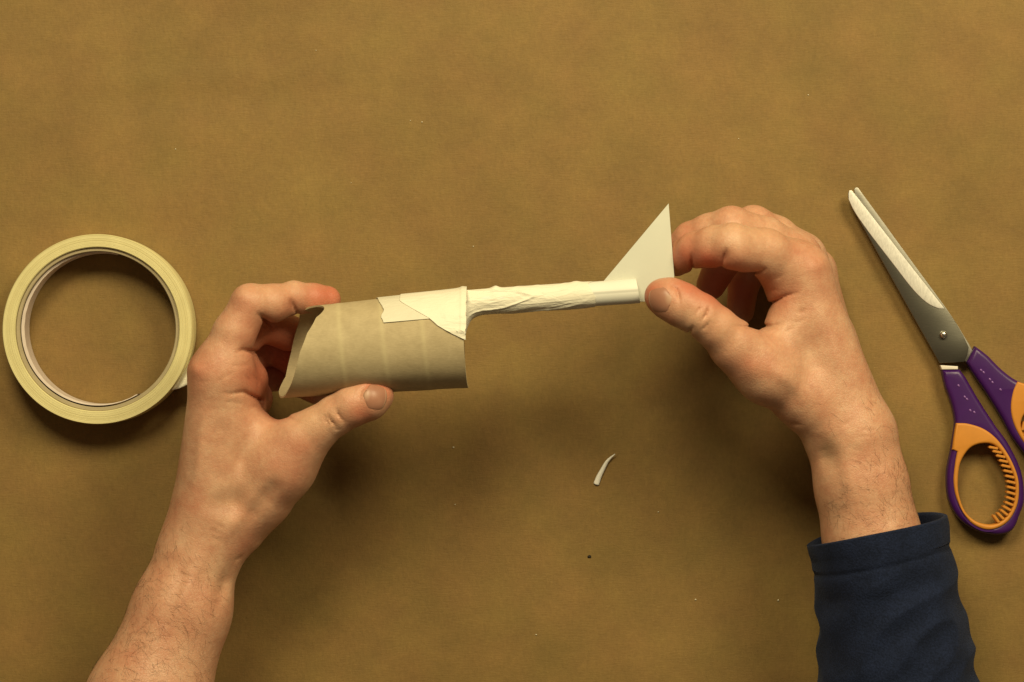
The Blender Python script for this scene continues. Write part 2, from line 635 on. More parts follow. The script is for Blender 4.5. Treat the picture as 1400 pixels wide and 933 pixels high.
def grad(sdf, p):
    e = 0.4
    g = np.array([float(sdf((p + e * np.eye(3)[i])[None], False)[0] - sdf((p - e * np.eye(3)[i])[None], False)[0]) for i in range(3)])
    return g / np.linalg.norm(g)

def drop(sdf, p, d, n=40):
    """march points p along -d until they meet the surface"""
    t = np.zeros(len(p))
    for _ in range(n):
        s = sdf(p - t[:, None] * d, False)
        t += np.clip(s, -1, 3) * 0.8
    return p - t[:, None] * d

def thumbnail(sdf, parent, cpx, cpy, ztop, axis, length, width, roll=0.0):
    c = drop(sdf, P(cpx, cpy, ztop)[None], np.array([0, 0, 1.0]))[0]
    n = grad(sdf, c)
    a = np.array([axis[0], -axis[1], 0.0])
    if roll:
        # turn the nail round the thumb
        a0 = a / np.linalg.norm(a)
        n = n * math.cos(roll) + np.cross(a0, n) * math.sin(roll)
    u = a - n * (a @ n)
    u /= np.linalg.norm(u)
    v = np.cross(n, u)
    L, W = length / 3.1, width / 3.1
    nu, nv = 25, 21
    G = np.zeros((nu, nv, 3))
    lun = np.zeros((nu, nv))
    for i in range(nu):
        s = i / (nu - 1) * 2 - 1                  # -1 base .. 1 free edge
        wv = W * 0.5 * (1 - abs(min(s + 0.25, 0) / 0.75) ** 2.6 * 0.55) * (1 - 0.16 * max(s, 0) ** 3)
        for j in range(nv):
            t = j / (nv - 1) * 2 - 1
            uu = s * L * 0.5 * (1 - 0.22 * t * t)
            G[i, j] = c + u * uu + v * wv * t
            lun[i, j] = max(0, 1 - ((s + 1.0) / 0.55) ** 2 - (t / 0.75) ** 2) * 0.85
            if s > 0.86:
                lun[i, j] = 0.9
    flat = drop(sdf, (G + n * 5).reshape(-1, 3), n).reshape(nu, nv, 3)
    S = np.linspace(-1, 1, nu)[:, None]
    T = np.linspace(-1, 1, nv)[None, :]
    lift = 0.42 * (1 - np.abs(T) ** 5) * (1 - np.clip(-S, 0, 1) ** 6) - 0.10 - 0.06 * np.clip(S, 0, 1) ** 3
    G = flat + n * lift[:, :, None]
    me = sheet("thumbnail", G, 0.45)
    at = me.attributes.new('lunula', 'FLOAT', 'POINT')
    at.data.foreach_set('value', np.tile(lun.reshape(-1), 2).astype(np.float32))
    bm = bmesh.new(); bm.from_mesh(me); bmesh.ops.recalc_face_normals(bm, faces=bm.faces); bm.to_mesh(me); bm.free()
    return link("thumbnail", me, M['nail'], parent)

def arm_hair(parent, V, me, regions, n, length):
    """thin tapering hairs on the forearm; regions = (px, py, radius, flow_px)"""
    nr = np.zeros(len(V) * 3, np.float32)
    me.vertices.foreach_get('normal', nr)
    nr = nr.reshape(-1, 3)
    px = topx(V)
    vs_, fs = [], []
    for (x, y, r, flow, cnt) in regions:
        cand = np.where((((px - (x, y)) ** 2).sum(1) < r * r) & (nr[:, 2] > -0.25))[0]
        if not len(cand):
            continue
        for i in rng.choice(cand, cnt):
            p = V[i] - nr[i] * 0.2
            nn = nr[i]
            fl = np.array([flow[0], -flow[1], 0.0]) + rng.normal(0, 0.45, 3)
            fl -= nn * (fl @ nn)
            fl /= np.linalg.norm(fl) + 1e-9
            L = length * rng.uniform(0.5, 1.25)
            side = np.cross(nn, fl)
            bend = rng.normal(0, 0.25)
            base = len(vs_)
            rad = rng.uniform(0.026, 0.048)
            for k in range(4):
                t = k / 3
                c = p + fl * L * t + nn * (0.30 * L * t * (1 - 0.75 * t) + 0.12) + side * bend * L * t * t
                rr = rad * (1 - 0.75 * t)
                for q in range(3):
                    an = q * 2.094
                    vs_.append(c + (nn * math.cos(an) + side * math.sin(an)) * rr)
            for k in range(3):
                for q in range(3):
                    a = base + k * 3 + q
                    b2 = base + k * 3 + (q + 1) % 3
                    fs.append((a, b2, b2 + 3, a + 3))
    o = link("arm_hair", mesh_from("arm_hair", vs_, fs), M['hair'], parent)
    o['kind'] = 'stuff'
    return o

HRES = 0.7

# ---------------------------------------------------------------- hand that grips the tube
def hand_on_tube():
    J = lambda *a: a
    palm = [
        # metacarpals from wrist to knuckle
        ((291, 700, 84, 54), (300, 512, 94, 39)),
        ((288, 700, 72, 50), (300, 508, 76, 38)),
        ((284, 704, 62, 46), (308, 512, 58, 36)),
        ((284, 706, 52, 42), (322, 528, 42, 32)),
        # thumb metacarpal and the ball of the thumb
        ((318, 712, 80, 50), (352, 672, 84, 47)),
        ((352, 672, 84, 47), (385, 636, 90, 41)),
        ((385, 636, 90, 41), (411, 604, 94, 33)),
        ((340, 690, 68, 44), (380, 630, 72, 36)),
        # web and palm pad
        ((318, 580, 86, 40), (370, 609, 86, 33)),
        ((322, 530, 84, 36), (336, 520, 76, 31)),
        ((330, 560, 70, 34), (345, 545, 62, 28)),
        # forearm: radius side, ulna side
        ((293, 706, 82, 53), (273, 753, 82, 53)),
        ((273, 753, 82, 53), (249, 833, 84, 64)),
        ((249, 833, 84, 64), (201, 963, 88, 82)),
        ((201, 963, 88, 82), (130, 1160, 94, 100)),
        ((290, 706, 58, 48), (273, 753, 58, 48)),
        ((273, 753, 58, 48), (249, 833, 56, 58)),
        ((249, 833, 56, 58), (199, 963, 54, 80)),
        ((199, 963, 54, 80), (130, 1160, 54, 92)),
    ]
    fingers = [
        dict(k=8, j=[J(303, 512, 94, 38), J(320, 456, 96, 29), J(343, 416, 96, 27), J(372, 415, 92, 25.5), J(402, 408, 86, 22), J(428, 409, 82, 20.5), J(447, 410, 79, 19)]),
        dict(k=5, j=[J(304, 508, 76, 37), J(330, 462, 74, 28), J(352, 440, 72, 27), J(395, 455, 66, 24), J(432, 462, 66, 20)]),
        dict(k=5, j=[J(312, 514, 58, 35), J(345, 480, 54, 27), J(368, 470, 50, 26), J(405, 492, 52, 23), J(432, 502, 64, 20)]),
        dict(k=5, j=[J(326, 530, 42, 31), J(360, 512, 39, 24), J(380, 510, 38, 23), J(408, 522, 44, 20), J(432, 535, 56, 18)]),
        # thumb
        dict(k=7, j=[J(385, 636, 90, 41), J(411, 603, 95, 32.5), J(436, 584, 98, 28.5), J(459, 568, 100, 27), J(482, 555, 102, 27.5), J(503, 547, 102, 27.5), J(516, 541.5, 101, 22.5)]),
    ]
    cr = [
        # index finger joints
        ([(396, 406), (399, 414), (404, 425), (412, 440)], 4.0, 1.5, 62),
        ([(349, 427), (357, 433), (366, 442), (378, 452)], 3.6, 2.2, 70),
        ([(320, 482), (332, 479), (348, 481), (375, 488)], 3.4, 2.0, 66),
        # web fold
        ([(298, 536), (316, 539), (333, 536), (352, 545), (376, 558), (398, 573), (412, 582)], 2.8, 1.9, 74),
        ([(365, 568), (380, 569), (394, 572)], 2.4, 1.2, 78),
        ([(335, 560), (350, 556), (366, 562)], 2.0, 0.35, 78),
        ([(330, 508), (340, 520), (344, 534)], 2.5, 0.5, 74),
        # thumb joint wrinkles
        ([(448, 561), (450, 572), (457, 581), (463, 588)], 1.5, 1.1, 96),
        ([(459, 556), (463, 568), (472, 579)], 1.6, 1.1, 96),
        ([(452, 583), (460, 588), (467, 586)], 1.4, 0.4, 94),
        ([(444, 566), (446, 575), (451, 586)], 1.4, 0.8, 96),
        # nail fold
        ([(516, 526), (503, 527), (494, 534), (491, 544), (494, 551)], 1.9, 1.0, 94),
        # wrist
        ([(286, 712), (300, 720), (312, 724)], 1.8, 0.25, 90),
        ([(318, 770), (326, 764), (334, 758)], 2.5, 0.4, 70),
        # hollow between the thumb tendons, and swellings
        ([(322, 688)], 20, 2.2, 80), ([(296, 690)], 16, 1.0, 84),
        ([(300, 745), (322, 715), (350, 672), (385, 630)], 9, -0.9, 80),
        ([(348, 700), (372, 668)], 12, 0.9, 70),
        ([(322, 760), (304, 800), (290, 850)], 9, 1.2, 76),
        ([(283, 735), (262, 790), (236, 860)], 13, -1.1, 84),
        ([(262, 690), (272, 620), (282, 550)], 7, -0.8, 80), ([(300, 650), (305, 590)], 14, 0.8, 84),
        ([(250, 790), (225, 850)], 8, 0.5, 80),
        ([(266, 505)], 11, -0.9, 78), ([(330, 405)], 12, -0.6, 78), ([(401, 390)], 9, -0.5, 78),
        ([(268, 520), (278, 524), (286, 520)], 1.3, 0.25, 80), ([(272, 500), (282, 498)], 1.3, 0.2, 80),
        ([(300, 520), (316, 512)], 1.6, 0.3, 84), ([(310, 550), (330, 552)], 1.4, 0.25, 80), ([(345, 548), (362, 553), (376, 565)], 1.6, 0.45, 76),
        ([(338, 508), (352, 520), (356, 536)], 1.8, 0.4, 70), ([(320, 500), (338, 500)], 1.5, 0.25, 80),
        ([(290, 735), (303, 741)], 1.4, 0.25, 90), ([(280, 722), (296, 728), (306, 730)], 1.4, 0.25, 90),
    ]
    H = Hand(palm, fingers, cr)
    a = P(60, 1180, 50)
    V, F = polygonise(H, (min(a[0], -225), -262, 2), (-45, 30, 114), HRES)
    me = fast_mesh("hand", V, F)
    paint(me, V, [
        (455, 402, 22, 0, 0.85, 60), (428, 404, 18, 0, 0.5, 60), (398, 414, 14, 0, 0.4, 60), (372, 395, 26, 1, 0.25, 70),
        (268, 512, 20, 0, 0.45, 60), (290, 500, 26, 0, 0.2, 60), (335, 415, 20, 0, 0.25, 70),
        (525, 532, 17, 0, 0.75, 80), (505, 522, 14, 0, 0.5, 80), (485, 560, 22, 0, 0.35, 80), (500, 570, 14, 0, 0.4, 80),
        (350, 515, 26, 0, 0.7, 40), (365, 545, 24, 0, 0.55, 40), (385, 565, 14, 0, 0.5, 60), (372, 460, 34, 0, 0.7, 30),
        (410, 612, 22, 0, 0.35, 70), (392, 645, 26, 0, 0.25, 70), (440, 560, 24, 1, 0.35, 80), (420, 575, 20, 1, 0.4, 80),
        (300, 620, 40, 1, 0.15, 70), (345, 690, 26, 1, 0.2, 70),
        (300, 690, 22, 2, 0.45, 70), (310, 780, 22, 2, 0.3, 60), (330, 660, 22, 2, 0.2, 70),
        (340, 745, 22, 0, 0.25, 60), (230, 850, 60, 0, 0.12, 50), (395, 500, 30, 0, 0.5, 20), (420, 480, 40, 0, 0.5, 20),
    ])
    o = link("hand", me, M['skin'])
    tag(o, "bare left hand and forearm gripping the open end of the cardboard tube", "hand")
    thumbnail(H, o, 508, 545, 135, (0.96, 0.10), 33, 35)
    arm_hair(o, V, me, [(190, 850, 70, (0.75, 0.35), 260), (160, 920, 70, (0.7, 0.4), 220), (250, 800, 60, (0.6, 0.5), 150),
                        (240, 740, 40, (0.5, 0.5), 60), (230, 900, 60, (0.6, 0.6), 110), (120, 1010, 60, (0.7, 0.4), 120)], 0, 7.5)
hand_on_tube()

# ---------------------------------------------------------------- hand that pinches the fin
def hand_on_fin():
    J = lambda *a: a
    palm = [
        ((1166, 590, 80, 52), (1090, 375, 84, 42)),
        ((1164, 590, 70, 50), (1084, 356, 66, 39)),
        ((1162, 592, 60, 46), (1094, 356, 50, 36)),
        ((1160, 594, 52, 42), (1110, 372, 36, 32)),
        ((1156, 592, 80, 50), (1103, 545, 86, 40)),
        ((1103, 545, 86, 40), (1048, 508, 94, 38)),
        ((1048, 508, 94, 38), (1006, 474, 100, 31)),
        ((1140, 570, 66, 46), (1085, 530, 70, 38)),
        ((1088, 440, 86, 38), (1064, 482, 88, 38)),
        ((1094, 402, 82, 36), (1092, 430, 76, 34)),
        ((1110, 500, 80, 44), (1120, 470, 70, 44)),
        ((1166, 606, 80, 59), (1178, 665, 80, 60)),
        ((1178, 665, 80, 60), (1192, 735, 80, 63)),
        ((1192, 735, 80, 63), (1222, 880, 80, 74)),
        ((1166, 606, 58, 52), (1178, 665, 58, 54)),
        ((1178, 665, 58, 54), (1192, 735, 56, 58)),
        ((1192, 735, 56, 58), (1222, 880, 54, 68)),
    ]
    fingers = [
        dict(k=7, j=[J(1090, 375, 84, 41), J(1046, 346, 96, 33), J(1000, 337, 105, 30), J(976, 337, 100, 27.5), J(950, 342, 94, 24), J(936, 350, 88, 22), J(925, 358, 82, 20)]),
        dict(k=4, j=[J(1084, 356, 66, 38), J(1045, 328, 76, 31), J(1000, 312, 84, 29), J(970, 319, 79, 26), J(945, 328, 75, 24), J(918, 350, 73, 20)]),
        dict(k=4, j=[J(1092, 354, 50, 35), J(1060, 325, 58, 29), J(1030, 310, 64, 28), J(992, 350, 52, 25), J(972, 390, 49, 20)]),
        dict(k=4, j=[J(1110, 372, 36, 31), J(1075, 345, 40, 26), J(1045, 340, 40, 24), J(1017, 386, 32, 21), J(1012, 426, 31, 19)]),
        dict(k=6, j=[J(1048, 508, 94, 38), J(1005, 473, 101, 31), J(980, 449, 105, 29), J(957, 431, 107, 29), J(932, 417, 107, 29.5), J(916, 409, 106, 28), J(905, 405.5, 105, 24)]),
    ]
    cr = [
        ([(944, 344), (945.5, 354), (947, 366), (949, 384)], 3.0, 1.7, 72),
        ([(993, 336), (991.5, 346), (988.5, 357), (984, 376)], 3.8, 1.9, 78),
        ([(966, 352)], 13, -0.7, 84),
        ([(1018, 356)], 17, -0.8, 84),
        ([(1050, 366), (1036, 372), (1012, 376)], 2.8, 2.0, 76),
        ([(1058, 384), (1066, 379), (1074, 372)], 1.8, 0.4, 80),
        ([(1026, 442), (1042, 427), (1056, 414), (1074, 405), (1096, 399)], 2.8, 2.4, 70),
        ([(1085, 426), (1096, 428), (1104, 420)], 1.8, 0.35, 80),
        ([(1000, 446), (1020, 447), (1038, 446), (1056, 446), (1076, 441)], 2.6, 2.3, 74),
        ([(1046, 452), (1056, 458)], 1.8, 0.3, 80),
        ([(950, 443), (943, 454), (941, 466)], 1.8, 1.6, 98),
        ([(970, 416), (966, 430), (958, 442)], 1.7, 1.4, 98),
        ([(957, 455), (966, 446), (972, 436)], 1.5, 0.8, 98),
        ([(962, 410), (956, 424), (946, 436)], 1.4, 0.7, 98),
        ([(905, 386), (916, 388), (925, 396), (928, 406), (929, 415), (925, 424)], 2.0, 1.2, 98),
        ([(1030, 336), (1020, 320), (1035, 312)], 1.6, 0.0, 98),
        ([(1148, 586), (1158, 579), (1168, 570)], 1.7, 0.3, 90),
        ([(1180, 588), (1196, 588)], 1.6, 0.2, 90),
        ([(1100, 582), (1086, 580), (1072, 580)], 2.4, 0.5, 60),
        ([(1124, 590), (1130, 620), (1136, 650)], 14, 2.0, 76),
        ([(1150, 600), (1160, 650), (1170, 710)], 12, -0.9, 80),
        ([(1040, 495), (1080, 520), (1112, 560)], 10, -0.9, 88),
        ([(1030, 505)], 14, -0.7, 88), ([(1075, 490)], 18, 0.8, 80),
        ([(1120, 362)], 12, -0.9, 78), ([(1118, 410), (1140, 470), (1156, 540)], 9, -0.7, 80), ([(1098, 430), (1118, 500)], 12, 0.7, 80),
        ([(1005, 310)], 12, -0.5, 88), ([(1200, 640), (1215, 710)], 10, 0.6, 80),
        ([(1062, 458), (1080, 452), (1096, 440)], 1.5, 0.35, 80), ([(1046, 405), (1058, 396), (1066, 398)], 1.4, 0.3, 80),
        ([(1072, 440), (1092, 440), (1110, 434)], 1.4, 0.25, 80), ([(1040, 455), (1052, 470)], 1.4, 0.25, 80),
        ([(1165, 600), (1182, 596), (1198, 600)], 1.3, 0.22, 90), ([(1160, 612), (1175, 616)], 1.3, 0.2, 90),
        ([(1110, 350), (1118, 356), (1120, 366)], 1.4, 0.25, 76), ([(1100, 356), (1108, 364)], 1.3, 0.2, 76),
    ]
    H = Hand(palm, fingers, cr)
    V, F = polygonise(H, (52, -142, 2), (196, 78, 118), HRES)
    me = fast_mesh("hand", V, F)
    paint(me, V, [
        (930, 352, 18, 0, 0.8, 60), (958, 350, 16, 0, 0.5, 60), (940, 318, 20, 0, 0.35, 60), (972, 356, 14, 0, 0.4, 70),
        (892, 398, 16, 0, 0.7, 80), (890, 415, 16, 0, 0.55, 80), (935, 392, 18, 0, 0.5, 80), (915, 440, 14, 0, 0.35, 80),
        (1118, 362, 22, 0, 0.35, 60), (1095, 345, 20, 0, 0.25, 60), (1010, 352, 20, 0, 0.2, 70),
        (970, 385, 30, 0, 0.8, 20), (1005, 400, 35, 0, 0.9, 20), (1050, 395, 20, 0, 0.5, 30),
        (1010, 500, 24, 0, 0.35, 80), (1045, 500, 24, 0, 0.2, 80), (1070, 415, 18, 0, 0.3, 60),
        (990, 440, 24, 1, 0.4, 80), (1050, 325, 26, 1, 0.25, 80), (1015, 320, 18, 1, 0.25, 80), (1140, 540, 26, 1, 0.2, 70),
        (1130, 615, 16, 2, 0.75, 60), (1110, 590, 16, 2, 0.35, 60), (1128, 560, 18, 0, 0.3, 60), (1135, 690, 22, 2, 0.25, 60),
        (1210, 640, 40, 0, 0.15, 60),
    ])
    o = link("hand", me, M['skin'])
    tag(o, "right hand in navy sleeve pinching the white tail fin between thumb and finger", "hand")
    thumbnail(H, o, 908, 409, 140, (-0.97, 0.12), 36, 35)
    arm_hair(o, V, me, [(1215, 620, 40, (-0.4, -0.6), 60), (1205, 680, 55, (-0.6, -0.4), 170), (1235, 680, 40, (-0.3, -0.7), 90),
                        (1165, 560, 45, (-0.5, -0.6), 40), (1170, 700, 40, (-0.7, -0.2), 60)], 0, 6.5)
    return o
fin_hand = hand_on_fin()

# ---------------------------------------------------------------- navy sleeve on that arm
def sleeve(parent):
    keys = [  # centre px, py, half width px, z centre, half height mm, cross direction tilt
        (1192, 700, 97, 50, 38), (1198, 722, 97, 50, 38), (1203, 746, 95, 50, 38), (1206, 769, 95, 50, 38), (1211, 800, 98, 49, 39),
        (1217, 850, 102, 49, 40), (1224, 900, 107, 49, 41), (1231, 950, 112, 49, 41), (1244, 1040, 118, 49, 42), (1262, 1160, 124, 49, 43)]
    keys = keys[1:]
    # resample
    ts = np.linspace(0, len(keys) - 1, 150)
    kk = np.array(keys, float)
    rows = np.stack([np.interp(ts, range(len(keys)), kk[:, c]) for c in range(5)], 1)
    nph = 220
    cross = np.array([0.975, 0.222])   # image-space cross direction of the arm (x right, y up)
    along = np.array([0.222, -0.975])
    def ring(r, inset, i):
        px, py, hw, zc, hh = r
        c = P(px, py, zc)
        w = rmm(hw, zc) - inset
        hgt = hh - inset
        out = []
        for k in range(nph):
            ph = 2 * math.pi * k / nph
            out.append((c, w, hgt, ph))
        return out
    G = np.zeros((len(rows), nph, 3))
    s = 0.0
    prev = None
    for i, r in enumerate(rows):
        c = P(r[0], r[1], r[3])
        if prev is not None:
            s += np.linalg.norm(c - prev)
        prev = c
        w, hh = rmm(r[2], r[3]), r[4]
        for k in range(nph):
            ph = 2 * math.pi * k / nph
            cx, sz = math.cos(ph), math.sin(ph)
            # folds
            e = 0.0
            if s > 17:
                amp = min((s - 17) / 10.0, 1.0)
                n1 = mnoise.noise(Vector((s * 0.055 + 0.45 * cx * 1.2, cx * 0.9 + 4, sz * 0.9)))
                n2 = mnoise.noise(Vector((s * 0.10 + 0.5 * cx + 7, cx * 1.6, sz * 1.6 + 2)))
                e += amp * (2.0 * (1 - abs(n1) * 2.2) + 0.7 * n2)
                e -= amp * 1.2
            e += 0.45 * math.exp(-((s - 5.5) / 5.0) ** 2)          # turned hem
            e -= 0.55 * math.exp(-((s - 14.5) / 1.3) ** 2)         # stitch line
            e += 0.35 * mnoise.noise(Vector((s * 0.12, cx * 3, sz * 3 + 9)))
            if i == 0:
                e -= 0.7
            q = np.array([c[0], c[1], c[2]])
            wob = 0.8 * math.sin(ph * 2 + 1.0) if s < 12 else 0
            q[:2] += cross * (w + e) * cx + along * wob
            q[2] += (hh + e) * sz
            G[i, k] = q
    # inner wall: turn back inside the cuff
    inner = []
    ax = np.array([along[0], along[1], 0])
    for j, (dep, ins) in enumerate([(0.0, 1.0), (1.5, 1.8), (12, 2.2), (40, 2.6)]):
        c = P(rows[0][0], rows[0][1], rows[0][3])
        ringp = []
        for k in range(nph):
            v = G[0, k] - c
            L = np.linalg.norm(v)
            ringp.append(c + v * (L - ins) / L + ax * dep)
        inner.append(ringp)
    G = np.concatenate([np.array(inner[::-1]), G], axis=0)
    G = G[:, ::-1]
    me = grid_mesh("sleeve", G, False, True)
    link("sleeve", me, M['fabric'], parent)
sleeve(fin_hand)

# ---------------------------------------------------------------- the toy: tube, tail boom, fin
toy = empty("cardboard_toy")
tag(toy, "half-made toy of cardboard tube with taped white tail boom and upright fin", "craft model")

ZT = 77.0   # height of the tube's axis
def tube_axis(px):
    """centre y (px) and radius (px) of the tube at a photo column"""
    t = (px - 410.0) / 230.0
    return 481.5 + t * (463.0 - 481.5), 61.5 + t * (67.5 - 61.5)

def tube_pt(px, ph, lift=0.0):
    """ph: 0 faces the camera, -90 deg = top edge in the photo, +90 = bottom edge"""
    cy, r = tube_axis(px)
    c = P(px, cy, ZT)
    R = rmm(r, ZT) + lift
    dirn = np.array([0.08, 0.9968, 0.0])
    dx = -0.08 * math.sin(ph)
    return c + np.array([-R * math.sin(ph) * 0.0 + R * dx * -1.0 * 0.0, -R * math.sin(ph), R * math.cos(ph)]) + np.array([R * math.sin(ph) * -0.08 * -1.0, 0, 0]) * 0.0

def tube_left(ph):
    s, c = math.sin(ph), math.cos(ph)
    mean = np.interp(s, [-1, -0.92, -0.72, -0.4, 0, 0.55, 0.87, 1], [431, 428.5, 421, 411.5, 404, 396, 387, 385])
    diff = np.interp(s, [-1, -0.92, -0.72, -0.4, 0, 0.55, 0.87, 1], [48, 42, 20, 13.5, 10.5, 11, 16, 19])
    return float(mean + diff * c)

def tube_right(ph):
    s, c = math.sin(ph), math.cos(ph)
    return 638.5 + 2.2 * s - 3.5 * abs(c) - (1.5 if c < 0 else 0) * abs(c)

def build_tube():
    nph, nu = 200, 90
    outer = np.zeros((nu, nph, 3)); inner = np.zeros((nu, nph, 3))
    seam = np.zeros((nu, nph))
    for j in range(nph):
        ph = 2 * math.pi * j / nph
        xl, xr = tube_left(ph), tube_right(ph)
        for i in range(nu):
            x = xl + (xr - xl) * i / (nu - 1)
            # spiral winding seams
            sp = 0
            for x0 in (470, 527, 581):
                xs = x0 + 4.5 * math.sin(ph) + (ph if ph < math.pi else ph - 2 * math.pi) * 2.0
                sp = max(sp, math.exp(-((x - xs) / 3.2) ** 2))
            seam[i, j] = sp * (0.65 + 0.35 * mnoise.noise(Vector((x * 0.05, ph * 2, 1))))
            dent = 0.22 * mnoise.noise(Vector((x * 0.02, math.cos(ph) * 1.5, math.sin(ph) * 1.5)))
            outer[i, j] = tube_pt(x, ph, dent + 0.10 * sp)
            inner[i, j] = tube_pt(x, ph, dent - 0.75)
    idx = np.arange(nu * nph).reshape(nu, nph)
    off = nu * nph
    F = []
    for i in range(nu - 1):
        for j in range(nph):
            a, b, c, d = idx[i, j], idx[i + 1, j], idx[i + 1, (j + 1) % nph], idx[i, (j + 1) % nph]
            F.append((a, b, c, d)); F.append((a + off, d + off, c + off, b + off))
    for j in range(nph):
        k = (j + 1) % nph
        F.append((idx[0, j], idx[0, k], idx[0, k] + off, idx[0, j] + off))
        F.append((idx[-1, k], idx[-1, j], idx[-1, j] + off, idx[-1, k] + off))
    me = mesh_from("tube", np.concatenate([outer.reshape(-1, 3), inner.reshape(-1, 3)]), F)
    at = me.attributes.new('seam', 'FLOAT', 'POINT')
    at.data.foreach_set('value', np.concatenate([seam.ravel(), seam.ravel() * 0.3]).astype(np.float32))
    sharp_by_angle(me, 50)
    link("cardboard_tube", me, M['board'], toy)
build_tube()

def y_to_ph(px, py):
    cy, r = tube_axis(px)
    return math.asin(max(-1, min(1, (py - cy) / r)))

def tape_on_tube():
    # first strip: torn left end, straight lower edge, wraps over the top of the tube
    torn = [(-2.2, 508), (-1.57, 516), (-1.25, 519), (-1.05, 523.5), (-0.92, 527), (-0.84, 526), (-0.78, 523.5), (-0.72, 524), (-0.66, 526), (-0.60, 527)]
    nu, nv = 60, 40
    G = np.zeros((nu, nv, 3))
    for i in range(nu):
        for j in range(nv):
            t = j / (nv - 1)
            u = i / (nu - 1)
            xe = 527 + (638 - 527) * u
            low = np.interp(xe, [527, 590, 640], [442.5, 437, 433])
            plow = y_to_ph(xe, low)
            ph = -2.2 + (plow + 2.2) * t
            xl = np.interp(-2.2 + (-0.60 + 2.2) * t, [a for a, _ in torn], [b for _, b in torn])
            xl += 0.8 * mnoise.noise(Vector((t * 20, 0, 0)))
            x = xl + (637.2 - xl) * u
            wr = 0.10 * max(0, mnoise.noise(Vector((x * 0.03, ph * 7, 5))))
            G[i, j] = tube_pt(x, ph, 0.36 + wr)
    link("masking_tape", sharp_by_angle(sheet("tape_strip", G, 0.25), 50), M['tape1'], toy)
    # second strip, laid askew over it, puckered at the tube's mouth
    nu, nv = 70, 46
    G = np.zeros((nu, nv, 3))
    for i in range(nu):
        for j in range(nv):
            u, t = i / (nu - 1), j / (nv - 1)
            x = 548 + (640.0 - 548) * u
            low = np.interp(x, [548, 553, 590, 600, 612, 636, 641], [414, 417.5, 437.5, 446, 453, 464.5, 465])
            plow = y_to_ph(x, low)
            ph = -2.15 + (plow + 2.15) * t
            pk = max(0, (x - 606) / 34.0)
            y = tube_axis(x)[0] + tube_axis(x)[1] * math.sin(ph)
            wr = 0.16 * max(0, mnoise.noise(Vector((x * 0.025 + 3, y * 0.11, 2)))) + pk * 1.2 * math.exp(-((y - 453.5) / 2.2) ** 2)
            wr += 0.35 * math.exp(-((x - 632) / 2.0) ** 2) * (0.6 + 0.4 * mnoise.noise(Vector((0, y * 0.2, 8))))
            wr += 0.45 * math.exp(-((x - 634) / 7) ** 2 - ((ph + 1.57) / 0.5) ** 2)
            xx = min(x, 637.6)
            step = np.interp(y - np.interp(x, [527, 590, 640], [442.5, 437, 433]), [-2, 2.5], [0.30, 0.0])
            G[i, j] = tube_pt(xx, ph, 0.36 + step + wr)
    link("masking_tape", sharp_by_angle(sheet("tape_strip", G, 0.25), 50), M['tape'], toy)
tape_on_tube()

ZB = 77.5
def boom_line(px):
    t = (px - 640.0) / 233.0
    top = 397.5 + t * (381.0 - 397.5)
    bot = 431.0 + t * (415.5 - 431.0)
    return 0.5 * (top + bot), 0.5 * (bot - top)

